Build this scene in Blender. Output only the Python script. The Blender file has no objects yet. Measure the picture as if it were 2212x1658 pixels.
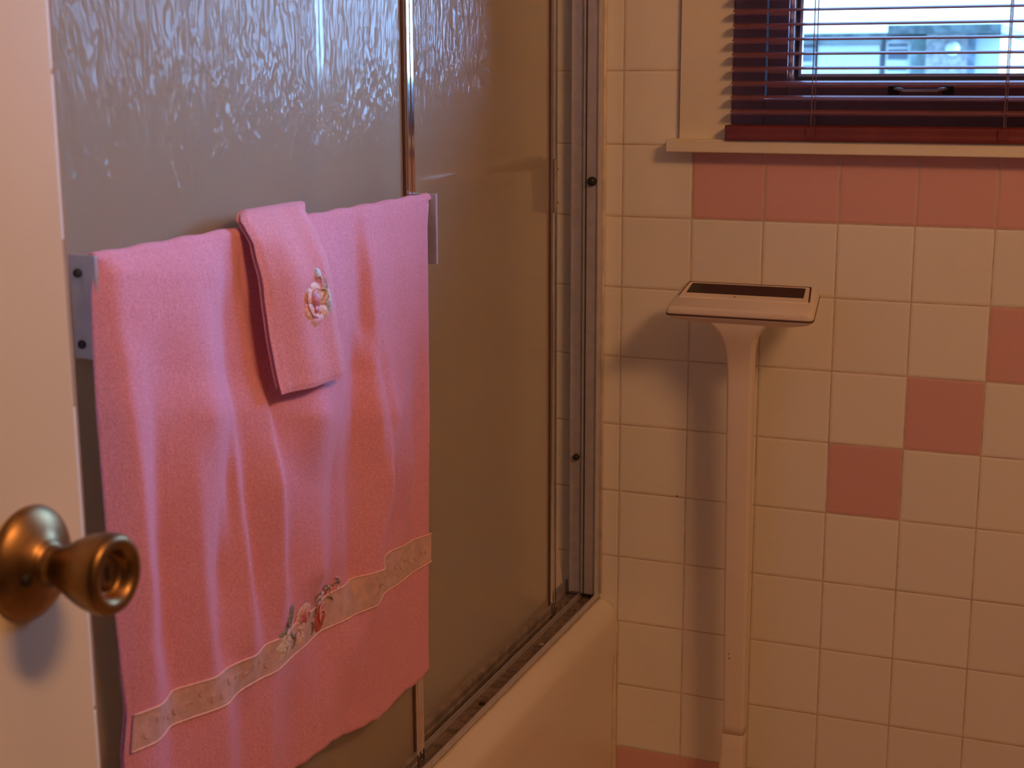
import bpy, bmesh, math, random
from mathutils import Vector, Matrix
random.seed(7)
C = bpy.context.scene.collection
sc = bpy.context.scene

# ------------------------------------------------------------------ camera
cam_d = bpy.data.cameras.new('camera'); cam = bpy.data.objects.new('camera', cam_d); C.objects.link(cam)
YAW, PITCH, ROLL = -0.3826, 0.2087, -0.0035
f_ = Vector((math.sin(YAW)*math.cos(PITCH), math.cos(YAW)*math.cos(PITCH), -math.sin(PITCH)))
r_ = Vector((math.cos(YAW), -math.sin(YAW), 0)); u_ = r_.cross(f_)
r2 = math.cos(ROLL)*r_ + math.sin(ROLL)*u_; u2 = -math.sin(ROLL)*r_ + math.cos(ROLL)*u_
M = Matrix((r2, u2, -f_)).transposed().to_4x4(); M.translation = Vector((0.6798, -2.1395, 1.269))
cam.matrix_world = M
cam_d.sensor_fit = 'HORIZONTAL'; cam_d.sensor_width = 36; cam_d.lens = 51.81; cam_d.clip_start = 0.02
cam_d.dof.use_dof = True; cam_d.dof.focus_distance = 1.85; cam_d.dof.aperture_fstop = 11
sc.camera = cam

# ------------------------------------------------------------------ world, lights, exposure
SKY_DIM, SKY_BOOST = 6.5, 82.0
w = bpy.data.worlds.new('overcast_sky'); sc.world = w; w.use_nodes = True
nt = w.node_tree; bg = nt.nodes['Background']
# overcast sky, with an unseen bright patch added to send more daylight onto the towel
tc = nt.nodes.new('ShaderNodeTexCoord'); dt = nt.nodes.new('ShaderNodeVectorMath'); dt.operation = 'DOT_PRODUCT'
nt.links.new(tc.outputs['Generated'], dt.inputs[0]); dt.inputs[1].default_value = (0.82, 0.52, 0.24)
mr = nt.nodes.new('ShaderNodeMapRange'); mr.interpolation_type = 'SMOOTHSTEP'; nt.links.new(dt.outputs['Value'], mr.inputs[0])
mr.inputs[1].default_value = 0.66; mr.inputs[2].default_value = 1.0; mr.inputs[3].default_value = SKY_DIM; mr.inputs[4].default_value = SKY_BOOST
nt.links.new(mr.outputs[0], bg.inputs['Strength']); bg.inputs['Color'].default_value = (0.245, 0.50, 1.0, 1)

def area(name, loc, target, sx, sy, power, color):
    l = bpy.data.lights.new(name, 'AREA'); l.shape = 'RECTANGLE'; l.size = sx; l.size_y = sy
    l.energy = power; l.color = color
    o = bpy.data.objects.new(name, l); C.objects.link(o); o.location = loc
    d = Vector(target) - Vector(loc); o.rotation_euler = d.to_track_quat('-Z', 'Y').to_euler()
    return o
# the vanity light on the right wall (behind the camera's right shoulder), warm bulbs
area('vanity_light', (1.40, -1.55, 2.02), (0.0, -0.5, 1.45), 0.45, 0.18, 12.4, (1.0, 0.485, 0.205))
# the ceiling lamp of the room
area('ceiling_light', (0.75, -1.5, 2.36), (0.75, -1.4, 0.0), 0.4, 0.4, 1.0, (1.0, 0.46, 0.22))
# the window as a light portal for the sky
pl = area('window_portal', (0.545, 0.10, 1.62), (0.545, -1.0, 1.62), 0.80, 0.92, 1.0, (1, 1, 1)); pl.data.cycles.is_portal = True

vs = sc.view_settings
sc.display_settings.display_device = 'sRGB'
vs.view_transform = 'Standard'; vs.look = 'None'; vs.gamma = 1.0; vs.exposure = 0.0; vs.use_curve_mapping = False
cy = sc.cycles
cy.use_denoising = True
try: cy.denoiser = 'OPENIMAGEDENOISE'
except Exception: pass
cy.max_bounces = 14; cy.transmission_bounces = 12; cy.transparent_max_bounces = 12; cy.glossy_bounces = 6; cy.diffuse_bounces = 6
cy.sample_clamp_indirect = 12.0
cy.caustics_reflective = True; cy.caustics_refractive = True; cy.blur_glossy = 0.0

# ------------------------------------------------------------------ helpers
def link_obj(name, bm, mat, parent=None, smooth=False, kind=None, bevel=0.0, bseg=2):
    me = bpy.data.meshes.new(name)
    bmesh.ops.recalc_face_normals(bm, faces=bm.faces[:])
    bm.to_mesh(me); bm.free()
    o = bpy.data.objects.new(name, me); C.objects.link(o)
    if mat: me.materials.append(mat)
    if smooth:
        for p in me.polygons: p.use_smooth = True
    if parent: o.parent = parent
    if kind: o['kind'] = kind
    if bevel > 0:
        m = o.modifiers.new('edge', 'BEVEL'); m.width = bevel; m.segments = bseg; m.limit_method = 'ANGLE'; m.angle_limit = math.radians(40)
        for p in me.polygons: p.use_smooth = True
        m.harden_normals = True
    return o

def add_box(bm, x0, x1, y0, y1, z0, z1):
    v = [bm.verts.new(p) for p in ((x0,y0,z0),(x1,y0,z0),(x1,y1,z0),(x0,y1,z0),(x0,y0,z1),(x1,y0,z1),(x1,y1,z1),(x0,y1,z1))]
    for f in ((0,3,2,1),(4,5,6,7),(0,1,5,4),(1,2,6,5),(2,3,7,6),(3,0,4,7)):
        bm.faces.new([v[i] for i in f])

def box(name, x0, x1, y0, y1, z0, z1, mat, parent=None, kind=None, bevel=0.0):
    bm = bmesh.new(); add_box(bm, x0, x1, y0, y1, z0, z1)
    return link_obj(name, bm, mat, parent, kind=kind, bevel=bevel)

def boxes(name, L, mat, parent=None, kind=None, bevel=0.0):
    bm = bmesh.new()
    for b in L: add_box(bm, *b)
    return link_obj(name, bm, mat, parent, kind=kind, bevel=bevel)

def grid_faces(bm, rows, close_u=False):
    for a, b in zip(rows[:-1], rows[1:]):
        n = len(a)
        for i in range(n if close_u else n-1):
            j = (i+1) % n
            bm.faces.new((a[i], a[j], b[j], b[i]))

def lathe(bm, prof, origin, axis='X', n=48, cap0=True, cap1=True):
    rows = []
    for d, r in prof:
        row = []
        for i in range(n):
            a = 2*math.pi*i/n
            c, s = math.cos(a)*max(r,1e-5), math.sin(a)*max(r,1e-5)
            p = {'X': (d, c, s), 'Y': (c, d, s), 'Z': (c, s, d)}[axis]
            row.append(bm.verts.new((origin[0]+p[0], origin[1]+p[1], origin[2]+p[2])))
        rows.append(row)
    grid_faces(bm, rows, True)
    if cap0: bm.faces.new(rows[0][::-1])
    if cap1: bm.faces.new(rows[-1])

def tube(bm, pts, r, n=10, sx=1.0):
    rows = []
    for i, p in enumerate(pts):
        p = Vector(p)
        d = (Vector(pts[min(i+1, len(pts)-1)]) - Vector(pts[max(i-1, 0)])).normalized()
        ref = Vector((0,0,1)) if abs(d.z) < 0.9 else Vector((1,0,0))
        a = d.cross(ref).normalized(); b = d.cross(a).normalized()
        rr = r[i] if isinstance(r, (list, tuple)) else r
        rows.append([bm.verts.new(p + a*math.cos(2*math.pi*k/n)*rr*sx + b*math.sin(2*math.pi*k/n)*rr) for k in range(n)])
    grid_faces(bm, rows, True)
    bm.faces.new(rows[0][::-1]); bm.faces.new(rows[-1])

def empty(name, loc=(0,0,0), label=None, cat=None, group=None, kind=None):
    o = bpy.data.objects.new(name, None); C.objects.link(o); o.location = loc
    if label: o['label'] = label
    if cat: o['category'] = cat
    if group: o['group'] = group
    if kind: o['kind'] = kind
    return o

def adopt(child, parent):
    """parent while keeping the world-space mesh where it is"""
    child.parent = parent
    child.matrix_parent_inverse = Matrix.Translation(parent.location).inverted()
    return child

def tag(o, label, cat, group=None, kind=None):
    o['label'] = label; o['category'] = cat
    if group: o['group'] = group
    if kind: o['kind'] = kind
    return o

# ------------------------------------------------------------------ materials
class NB:
    def __init__(s, name):
        s.m = bpy.data.materials.new(name); s.m.use_nodes = True; s.t = s.m.node_tree; s.b = s.t.nodes['Principled BSDF']
        s.out = s.t.nodes['Material Output']
    def n(s, kind, **kw):
        x = s.t.nodes.new(kind)
        for k, v in kw.items(): setattr(x, k, v)
        return x
    def l(s, a, b): s.t.links.new(a, b)
    def math(s, op, a, b=None, c=None, clamp=False):
        x = s.n('ShaderNodeMath', operation=op); x.use_clamp = clamp
        for i, v in enumerate((a, b, c)):
            if v is None: continue
            if hasattr(v, 'links'): s.l(v, x.inputs[i])
            else: x.inputs[i].default_value = v
        return x.outputs[0]
    def ramp(s, v, a, b):      # smooth 0..1 between a and b
        x = s.n('ShaderNodeMapRange'); x.interpolation_type = 'SMOOTHSTEP'; s.l(v, x.inputs[0])
        x.inputs[1].default_value = a; x.inputs[2].default_value = b
        return x.outputs[0]
    def mix(s, f, a, b):
        x = s.n('ShaderNodeMix', data_type='RGBA')
        if hasattr(f, 'links'): s.l(f, x.inputs[0])
        else: x.inputs[0].default_value = f
        for i, v in ((6, a), (7, b)):
            if hasattr(v, 'links'): s.l(v, x.inputs[i])
            else: x.inputs[i].default_value = (*v, 1)
        return x.outputs[2]
    def coord(s, sx=1, sy=1, sz=1):
        t = s.n('ShaderNodeTexCoord'); mp = s.n('ShaderNodeMapping'); s.l(t.outputs['Object'], mp.inputs[0])
        mp.inputs['Scale'].default_value = (sx, sy, sz); return mp.outputs[0]
    def noise(s, vec, scale, detail=3, rough=0.5):
        x = s.n('ShaderNodeTexNoise'); s.l(vec, x.inputs['Vector']); x.inputs['Scale'].default_value = scale
        x.inputs['Detail'].default_value = detail; x.inputs['Roughness'].default_value = rough; return x.outputs[0]
    def bump(s, h, strength=0.3, dist=0.001, normal=None):
        x = s.n('ShaderNodeBump'); s.l(h, x.inputs['Height']); x.inputs['Strength'].default_value = strength
        x.inputs['Distance'].default_value = dist
        if normal: s.l(normal, x.inputs['Normal'])
        return x.outputs[0]

def simple(name, col, rough=0.5, metal=0.0, spec=0.5, var=0.06, nscale=30, bump=0.0, bscale=200, coat=0.0, sheen=0.0):
    k = NB(name); b = k.b
    v = k.coord()
    nz = k.noise(v, nscale, 4)
    f = k.ramp(nz, 0.35, 0.65)
    dark = tuple(c*(1-var) for c in col); lite = tuple(min(1, c*(1+var)) for c in col)
    k.l(k.mix(f, dark, lite), b.inputs['Base Color'])
    b.inputs['Roughness'].default_value = rough; b.inputs['Metallic'].default_value = metal
    b.inputs['Specular IOR Level'].default_value = spec
    if coat: b.inputs['Coat Weight'].default_value = coat
    if sheen: b.inputs['Sheen Weight'].default_value = sheen; b.inputs['Sheen Roughness'].default_value = 0.5
    if bump: k.l(k.bump(k.noise(v, bscale, 3), bump, 0.001), b.inputs['Normal'])
    return k.m

P = 0.108; Z0 = 1.27
WHITE = (0.80, 0.765, 0.66); PINK = (0.68, 0.385, 0.34); GROUT = (0.60, 0.48, 0.36)

def tile_mat(name, axis, off=0.0, pinks=True, white=WHITE, size=P):
    k = NB(name); b = k.b
    t = k.n('ShaderNodeTexCoord'); sp = k.n('ShaderNodeSeparateXYZ'); k.l(t.outputs['Object'], sp.inputs[0])
    u = k.math('DIVIDE', k.math('SUBTRACT', sp.outputs[axis], off), size)
    if axis == 'X' or axis == 'Y':
        v = k.math('DIVIDE', k.math('SUBTRACT', Z0, sp.outputs['Z']), size)
    iu = k.math('FLOOR', u); iv = k.math('FLOOR', v)
    fu = k.math('SUBTRACT', u, iu); fv = k.math('SUBTRACT', v, iv)
    du = k.math('MINIMUM', fu, k.math('SUBTRACT', 1.0, fu)); dv = k.math('MINIMUM', fv, k.math('SUBTRACT', 1.0, fv))
    d = k.math('MULTIPLY', k.math('MINIMUM', du, dv), size)
    tilef = k.ramp(d, 0.0007, 0.0013)
    cb = k.n('ShaderNodeCombineXYZ'); k.l(iu, cb.inputs[0]); k.l(iv, cb.inputs[1])
    wn = k.n('ShaderNodeTexWhiteNoise'); wn.noise_dimensions = '3D'; k.l(cb.outputs[0], wn.inputs[0])
    nz = k.noise(t.outputs['Object'], 14, 3)
    fac = k.math('ADD', k.math('MULTIPLY', wn.outputs[0], 0.6), k.math('MULTIPLY', nz, 0.4))
    wcol = k.mix(fac, tuple(c*0.955 for c in white), tuple(c*1.03 for c in white))
    col = wcol
    if pinks:
        pcol = k.mix(fac, tuple(c*0.96 for c in PINK), tuple(c*1.03 for c in PINK))
        def eq(a, val): return k.math('COMPARE', a, val, 0.4)
        A = k.math('MULTIPLY', eq(iv, 1.0), k.math('GREATER_THAN', iu, 0.5))
        s8 = eq(k.math('ADD', iu, iv), 8.0)
        B = k.math('MULTIPLY', s8, k.math('MULTIPLY', k.math('GREATER_THAN', iv, 1.5), k.math('LESS_THAN', iv, 5.5)))
        Cc = k.math('MULTIPLY', k.math('GREATER_THAN', iv, 9.5), k.math('GREATER_THAN', iu, -0.5))
        pf = k.math('MAXIMUM', A, k.math('MAXIMUM', B, Cc))
        col = k.mix(pf, wcol, pcol)
    gn = k.noise(t.outputs['Object'], 22, 4, 0.7)
    gcol = k.mix(k.ramp(gn, 0.3, 0.7), tuple(c*0.74 for c in GROUT), tuple(min(1,c*1.14) for c in GROUT))
    k.l(k.mix(tilef, gcol, col), b.inputs['Base Color'])
    rg = k.math('SUBTRACT', 0.75, k.math('MULTIPLY', tilef, 0.33)); k.l(rg, b.inputs['Roughness'])
    b.inputs['Specular IOR Level'].default_value = 0.35
    h = k.ramp(d, 0.0, 0.0045)
    h2 = k.math('ADD', h, k.math('MULTIPLY', k.noise(t.outputs['Object'], 9, 2), 0.25))
    h3 = k.math('ADD', h2, k.math('MULTIPLY', wn.outputs[0], 0.25))
    k.l(k.bump(h3, 0.55, 0.0014), b.inputs['Normal'])
    return k.m

M_tile = tile_mat('glazed_wall_tile', 'X')
M_tile_y = tile_mat('glazed_wall_tile_side', 'Y', -1.357, pinks=False)
def floor_tile():
    k = NB('floor_tile'); b = k.b
    t = k.n('ShaderNodeTexCoord'); sp = k.n('ShaderNodeSeparateXYZ'); k.l(t.outputs['Object'], sp.inputs[0])
    ds = []
    for a in 'XY':
        u = k.math('DIVIDE', sp.outputs[a], 0.05); fu = k.math('FRACT', u)
        ds.append(k.math('MINIMUM', fu, k.math('SUBTRACT', 1.0, fu)))
    d = k.math('MINIMUM', *ds)
    k.l(k.mix(k.ramp(d, 0.015, 0.035), GROUT, (0.62, 0.50, 0.45)), b.inputs['Base Color']); b.inputs['Roughness'].default_value = 0.4
    return k.m
M_floor = floor_tile()
M_bull = simple('bullnose_tile', WHITE, 0.4, spec=0.35, var=0.03, nscale=8)
M_plaster = simple('painted_plaster', (0.42, 0.36, 0.29), 0.8, spec=0.2, bump=0.1, bscale=120)
M_paint = simple('cream_gloss_paint', (0.77, 0.70, 0.53), 0.38, spec=0.4, var=0.03, nscale=6, bump=0.05, bscale=40)
M_doorp = simple('cream_door_paint', (0.77, 0.69, 0.51), 0.42, spec=0.4, var=0.025, nscale=5, bump=0.04, bscale=60)
M_alu = simple('satin_aluminium', (0.57, 0.55, 0.61), 0.36, metal=0.45, var=0.05, nscale=60)
M_alud = simple('dull_aluminium', (0.44, 0.38, 0.35), 0.42, metal=0.6, var=0.20, nscale=45, bump=0.1, bscale=150)
M_chrome = simple('bright_aluminium', (0.80, 0.80, 0.80), 0.10, metal=1.0, var=0.05, nscale=60)
M_tub = simple('tub_enamel', (0.80, 0.72, 0.62), 0.28, spec=0.5, var=0.03, nscale=4)
M_caulk = simple('aged_caulk', (0.72, 0.62, 0.49), 0.6, var=0.12, nscale=30)
M_rust = simple('dark_crack', (0.10, 0.045, 0.02), 0.9, var=0.5, nscale=300)
M_rubber = simple('black_rubber', (0.02, 0.018, 0.018), 0.5, var=0.1)
M_brass = simple('aged_brass', (0.32, 0.185, 0.075), 0.37, metal=1.0, var=0.22, nscale=40)
M_dark = simple('dark_slot', (0.02, 0.012, 0.008), 0.6, var=0.1)
M_blind = simple('maroon_slat_enamel', (0.24, 0.095, 0.115), 0.36, spec=0.5, var=0.08, nscale=20)
M_rail = simple('maroon_bottom_rail', (0.16, 0.030, 0.028), 0.42, spec=0.4, var=0.08, nscale=20)
M_cord = simple('mauve_ladder_cord', (0.30, 0.20, 0.24), 0.7, var=0.1)
M_frame = simple('plum_window_paint', (0.21, 0.085, 0.120), 0.35, spec=0.5, var=0.06, nscale=15)
M_bead = simple('pale_glazing_bead', (0.62, 0.60, 0.68), 0.4, var=0.05)
M_scale = simple('ivory_plastic', (0.76, 0.66, 0.54), 0.42, spec=0.4, var=0.02, nscale=8)
M_lcd = simple('dark_display_window', (0.028, 0.014, 0.014), 0.18, spec=0.5, var=0.05)
M_seam = simple('dark_seam', (0.09, 0.035, 0.022), 0.8, var=0.1)

def glass_mat():
    k = NB('clear_window_glass'); t = k.t
    k.t.nodes.remove(k.b)
    tr = k.n('ShaderNodeBsdfTransparent'); tr.inputs[0].default_value = (0.93, 0.96, 0.96, 1)
    gl = k.n('ShaderNodeBsdfGlossy'); gl.inputs['Roughness'].default_value = 0.02
    fr = k.n('ShaderNodeFresnel'); fr.inputs[0].default_value = 1.45
    v = k.coord(); nz = k.noise(v, 2.0, 2); k.l(k.bump(nz, 0.02, 0.01), gl.inputs['Normal'])
    mx = k.n('ShaderNodeMixShader'); k.l(fr.outputs[0], mx.inputs[0]); k.l(tr.outputs[0], mx.inputs[1]); k.l(gl.outputs[0], mx.inputs[2])
    k.l(mx.outputs[0], k.out.inputs[0]); return k.m
M_glass = glass_mat()

def rain_glass():
    k = NB('obscure_rain_glass'); k.t.nodes.remove(k.b)
    v1 = k.coord(1, 1.0, 0.30); v2 = k.coord(1, 1.0, 0.55)
    # warp
    wv = k.n('ShaderNodeTexNoise'); k.l(v2, wv.inputs['Vector']); wv.inputs['Scale'].default_value = 16
    ad = k.n('ShaderNodeVectorMath', operation='MULTIPLY_ADD'); k.l(wv.outputs['Color'], ad.inputs[0]); ad.inputs[1].default_value = (0.03, 0.03, 0.03); k.l(v1, ad.inputs[2])
    n1 = k.noise(ad.outputs[0], 78, 2, 0.5); n2 = k.noise(v2, 260, 2, 0.5)
    rid = k.math('SUBTRACT', 1.0, k.math('MULTIPLY', k.math('ABSOLUTE', k.math('SUBTRACT', n1, 0.5)), 3.2))
    hh = k.math('ADD', k.math('MULTIPLY', rid, 0.6), k.math('MULTIPLY', n2, 0.06))
    big = k.noise(v2, 9, 2)
    hb = k.math('ADD', hh, k.math('MULTIPLY', big, 0.6))
    bp = k.bump(hb, 0.75, 0.0036); bp2 = k.bump(hb, 0.14, 0.0012); bp3 = k.bump(hb, 0.08, 0.0015)
    rf = k.n('ShaderNodeBsdfRefraction'); rf.inputs['IOR'].default_value = 1.25; rf.inputs['Roughness'].default_value = 0.03
    rf.inputs['Color'].default_value = (0.90, 0.90, 0.86, 1); k.l(bp2, rf.inputs['Normal'])
    df = k.n('ShaderNodeBsdfTranslucent'); df.inputs[0].default_value = (0.84, 0.76, 0.62, 1)
    dd = k.n('ShaderNodeBsdfDiffuse'); dd.inputs[0].default_value = (0.92, 0.80, 0.66, 1); k.l(bp3, dd.inputs['Normal'])
    m0 = k.n('ShaderNodeMixShader'); m0.inputs[0].default_value = 0.55; k.l(df.outputs[0], m0.inputs[1]); k.l(dd.outputs[0], m0.inputs[2])
    m1 = k.n('ShaderNodeMixShader'); m1.inputs[0].default_value = 0.40; k.l(rf.outputs[0], m1.inputs[1]); k.l(m0.outputs[0], m1.inputs[2])
    gl = k.n('ShaderNodeBsdfGlossy'); gl.inputs['Roughness'].default_value = 0.17; k.l(bp, gl.inputs['Normal'])
    fr = k.n('ShaderNodeFresnel'); fr.inputs[0].default_value = 1.14
    m2 = k.n('ShaderNodeMixShader'); k.l(fr.outputs[0], m2.inputs[0]); k.l(m1.outputs[0], m2.inputs[1]); k.l(gl.outputs[0], m2.inputs[2])
    k.l(m2.outputs[0], k.out.inputs[0]); return k.m
M_rain = rain_glass()

def towel_mat(name, col, bumps=0.5):
    k = NB(name); b = k.b
    v = k.coord(); n1 = k.noise(v, 650, 3, 0.6); n2 = k.noise(v, 26, 4, 0.6)
    vs_ = k.coord(1, 1, 0.25); n3 = k.noise(vs_, 160, 2)
    c = k.mix(k.ramp(n1, 0.3, 0.72), tuple(x*0.80 for x in col), tuple(min(1, x*1.08) for x in col))
    c2 = k.mix(k.math('MULTIPLY', k.ramp(n2, 0.45, 0.75), 0.12), c, tuple(x*0.78 for x in col))
    k.l(c2, b.inputs['Base Color']); b.inputs['Roughness'].default_value = 0.95; b.inputs['Specular IOR Level'].default_value = 0.1
    b.inputs['Sheen Weight'].default_value = 0.25; b.inputs['Sheen Roughness'].default_value = 0.4; b.inputs['Sheen Tint'].default_value = (1, 0.75, 0.8, 1)
    h = k.math('ADD', n1, k.math('MULTIPLY', n3, 0.6))
    k.l(k.bump(h, bumps, 0.0012), b.inputs['Normal'])
    return k.m
M_towel = towel_mat('pink_terry', (0.86, 0.385, 0.52))
M_wash = towel_mat('pink_terry_washcloth', (0.88, 0.40, 0.50), 0.6)
M_band = simple('beige_pink_satin_band', (0.66, 0.42, 0.41), 0.5, var=0.10, nscale=90, bump=0.4, bscale=400, sheen=0.2)
M_pipe = simple('pale_piping', (0.90, 0.60, 0.55), 0.6, var=0.08, nscale=200)
M_thr = {n: simple('thread_'+n, c, 0.45, var=0.25, nscale=500, bump=0.5, bscale=700) for n, c in dict(
    rose=(0.62, 0.17, 0.20), red=(0.55, 0.10, 0.07), pink=(0.88, 0.42, 0.46), peach=(0.86, 0.42, 0.26), green=(0.24, 0.24, 0.19), sage=(0.46, 0.38, 0.31),
    white=(0.80, 0.66, 0.62), grey=(0.55, 0.58, 0.66), blush=(0.85, 0.56, 0.54)).items()}

# ------------------------------------------------------------------ room shell
X0, X1, YF, ZC = -0.80, 1.55, -2.30, 2.42      # alcove long wall, right wall, doorway wall, ceiling
WX0, WX1, WZ0, WZ1 = 0.158, 0.935, 1.160, 2.08  # window opening
boxes('wall_back', [(X0-.12, WX0, 0, .12, 0, ZC), (WX1, X1+.12, 0, .12, 0, ZC), (WX0, WX1, 0, .12, 0, WZ0), (WX0, WX1, 0, .12, WZ1, ZC)], M_tile, kind='structure')
box('wall_alcove', X0-.12, X0, -1.357-.14, 0, 0, ZC, M_tile_y, kind='structure')
# the partition at the tap end of the tub and the left wall of the room, with the tiled end towards the room
boxes('wall_left', [(X0, 0.047, -1.357-.14, -1.359, 0, ZC), (-0.09, 0.047, YF, -1.357-.14, 0, ZC)], M_tile_y, kind='structure')
box('wall_right', X1, X1+.12, YF-.1, 0, 0, ZC, M_plaster, kind='structure')
boxes('wall_front', [(-0.09, 0.075, YF-.10, YF, 0, ZC), (0.90, X1, YF-.10, YF, 0, ZC), (0.075, 0.90, YF-.10, YF, 2.06, ZC)], M_plaster, kind='structure')
boxes('wall_hallway', [(-0.21, -0.09, -3.4, YF, 0, ZC), (X1, X1+.12, -3.4, YF-.1, 0, ZC), (-0.21, X1+.12, -3.5, -3.4, 0, ZC)], M_plaster, kind='structure')
box('floor', X0-.12, X1+.12, -3.5, .12, -0.10, 0, M_floor, kind='structure')
box('ceiling', X0-.12, X1+.12, -3.5, .12, ZC, ZC+.1, M_plaster, kind='structure')

# bullnose tiles on the end of the partition, one tile high each, none quite flush with the next
bm = bmesh.new()
r = 0.011; xe, ye = 0.0555, -1.3565
for k in range(-10, 12):
    zt = Z0 - P*k - 0.0009; zb = zt - P + 0.0018
    if zb < 0.001 or zt > ZC: continue
    jx, jy = random.uniform(-.0006, .0006), random.uniform(-.0012, .0012)
    tl = random.uniform(-.0010, .0010)
    prof = [(0.0475, ye-P+.002)]
    prof.append((xe-0.0015, ye-P+.002)); prof.append((xe, ye-P+.0035))
    for i in range(9):
        a = math.pi/2*i/8
        prof.append((xe-r+r*math.cos(a), ye-r+r*math.sin(a)))
    prof.append((0.0475, ye)); prof.append((0.0475, ye-0.002))
    rows = []
    for z, q, sh in ((zb, 0.0, 0.0012), (zb+.0012, 0, 0), (zt-.0012, 1, 0), (zt, 1, 0.0012)):
        row = []
        for (px, py) in prof:
            fx = px-sh if px > 0.05 else px
            row.append(bm.verts.new((fx+(jx if px > .05 else 0), min(py - (sh if py > ye-r and px > .05 else 0) + (jy + tl*(q-.5))*(1 if px > .05 else 1), -1.3548), z)))
        rows.append(row)
    grid_faces(bm, rows, True); bm.faces.new(rows[0][::-1]); bm.faces.new(rows[-1])
link_obj('trim_1', bm, M_bull, smooth=False, kind='structure')
# grout behind the bullnose column
box('trim_2', 0.047, 0.0535, ye-P, ye-0.0025, 0.0, ZC, simple('old_grout', (0.40, 0.28, 0.19), 0.9), kind='structure')

# ------------------------------------------------------------------ window
win = empty('window_1', (0.545, 0, WZ0), kind='structure')
def W(o): return adopt(o, win)
# casing round the opening, sill with its nose
W(boxes('window_casing', [(0.0885, 0.166, -0.009, 0.0, 1.171, 2.16), (0.930, 1.004, -0.009, 0.0, 1.171, 2.16), (0.166, 0.930, -0.009, 0.0, 2.085, 2.16)], M_paint, bevel=0.0015))
W(boxes('casing_gap', [(0.0862, 0.0885, -0.0015, 0.0, 1.171, 2.162)], M_seam))
W(box('window_sill', 0.0755, 1.02, -0.034, 0.09, 1.1535, 1.1722, M_paint, bevel=0.002))
# plum frame: jambs, head and bottom, then the sash with a pale bead round the pane
fy0, fy1 = -0.004, 0.060
W(boxes('window_frame', [(0.1605, 0.2125, fy0, fy1, 1.173, 2.08), (0.885, 0.932, fy0, fy1, 1.173, 2.08), (0.2125, 0.885, fy0, fy1, 1.173, 1.2295), (0.2125, 0.885, fy0, fy1, 2.03, 2.08)], M_frame, bevel=0.001))
sash = W(boxes('window_sash', [(0.2150, 0.2440, -0.001, 0.05, 1.2315, 2.027), (0.853, 0.8825, -0.001, 0.05, 1.2315, 2.027), (0.2440, 0.853, -0.001, 0.05, 1.2315, 1.2500), (0.2440, 0.853, -0.001, 0.05, 2.000, 2.027)], M_frame, bevel=0.0012))
def ring(name, a, b, z0, z1, wd, y0, y1, mat):
    o = boxes(name, [(a, a+wd, y0, y1, z0, z1), (b-wd, b, y0, y1, z0, z1), (a+wd, b-wd, y0, y1, z0, z0+wd), (a+wd, b-wd, y0, y1, z1-wd, z1)], mat); 
    return W(o)
ring('glazing_bead', 0.2443, 0.8527, 1.2503, 1.9997, 0.0052, 0.010, 0.034, M_bead)
ring('glazing_gasket', 0.2495, 0.8475, 1.2555, 1.9945, 0.0050, 0.024, 0.036, simple('dark_gasket', (0.04, 0.045, 0.06), 0.5))
ring('glazing_bead', 0.2545, 0.8425, 1.2605, 1.9895, 0.0040, 0.026, 0.036, M_bead)
W(box('window_pane', 0.246, 0.851, 0.0345, 0.0385, 1.252, 1.998, M_glass))
# the lift handle on the bottom of the sash
bm = bmesh.new()
tube(bm, [(0.3945, -0.003, 1.2445), (0.4045, -0.010, 1.2430), (0.408, -0.012, 1.2415), (0.452, -0.012, 1.2415), (0.4555, -0.010, 1.2430), (0.4655, -0.003, 1.2445)], 0.0024, 10)
h = W(link_obj('lift_handle', bm, simple('worn_metal', (0.85, 0.78, 0.76), 0.3, metal=0.3), smooth=True)); h['label'] = 'pale metal lift handle'
W(boxes('handle_plate', [(0.3865, 0.4010, -0.005, 0.0, 1.2362, 1.2478), (0.4590, 0.4735, -0.005, 0.0, 1.2362, 1.2478)], M_dark, bevel=0.001))

# ------------------------------------------------------------------ venetian blind
blind = empty('venetian_blind', (0.545, -0.03, 1.172), 'maroon venetian blind with open slats hanging in front of the window', 'blind')
def B(o): return adopt(o, blind)
bx0, bx1, by = 0.1712, 0.921, -0.0275
def slat_mesh():
    bm = bmesh.new(); n = 10; rows_t, rows_b = [], []
    for x in (bx0+0.0035, bx0+0.0008, bx0, bx1, bx1-0.0008, bx1-0.0035)[:0] or [bx0, bx0+0.001, bx0+0.004, bx1-0.004, bx1-0.001, bx1]:
        e = min(x-bx0, bx1-x); wdt = 0.0122 if e > 0.0035 else (0.0112 if e > 0.0005 else 0.0098)
        rt, rb = [], []
        for i in range(n+1):
            t = -1 + 2*i/n
            y = by + t*wdt; z = 0.0028*(1-t*t) - 0.0012 + 0.0009*t
            rt.append(bm.verts.new((x, y, z+0.0003))); rb.append(bm.verts.new((x, y, z-0.0003)))
        rows_t.append(rt); rows_b.append(rb)
    grid_faces(bm, rows_t); grid_faces(bm, [r[::-1] for r in rows_b])
    for a, b in ((rows_t[0], rows_b[0]), (rows_t[-1], rows_b[-1])):
        for i in range(n): bm.faces.new((a[i], a[i+1], b[i+1], b[i]))
    for j in (0, n):
        for i in range(len(rows_t)-1): bm.faces.new((rows_t[i][j], rows_t[i+1][j], rows_b[i+1][j], rows_b[i][j]))
    return bm
s0 = B(link_obj('slat', slat_mesh(), M_blind, smooth=True)); s0.location = (0, 0, 1.2133)
PITCH_S = 0.01985
for k in range(1, 41):
    s = s0.copy(); C.objects.link(s); s.parent = blind; s.matrix_parent_inverse = s0.matrix_parent_inverse.copy()
    s.location = (0, 0, 1.2133 + PITCH_S*k)
bm = bmesh.new(); rows = []
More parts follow.
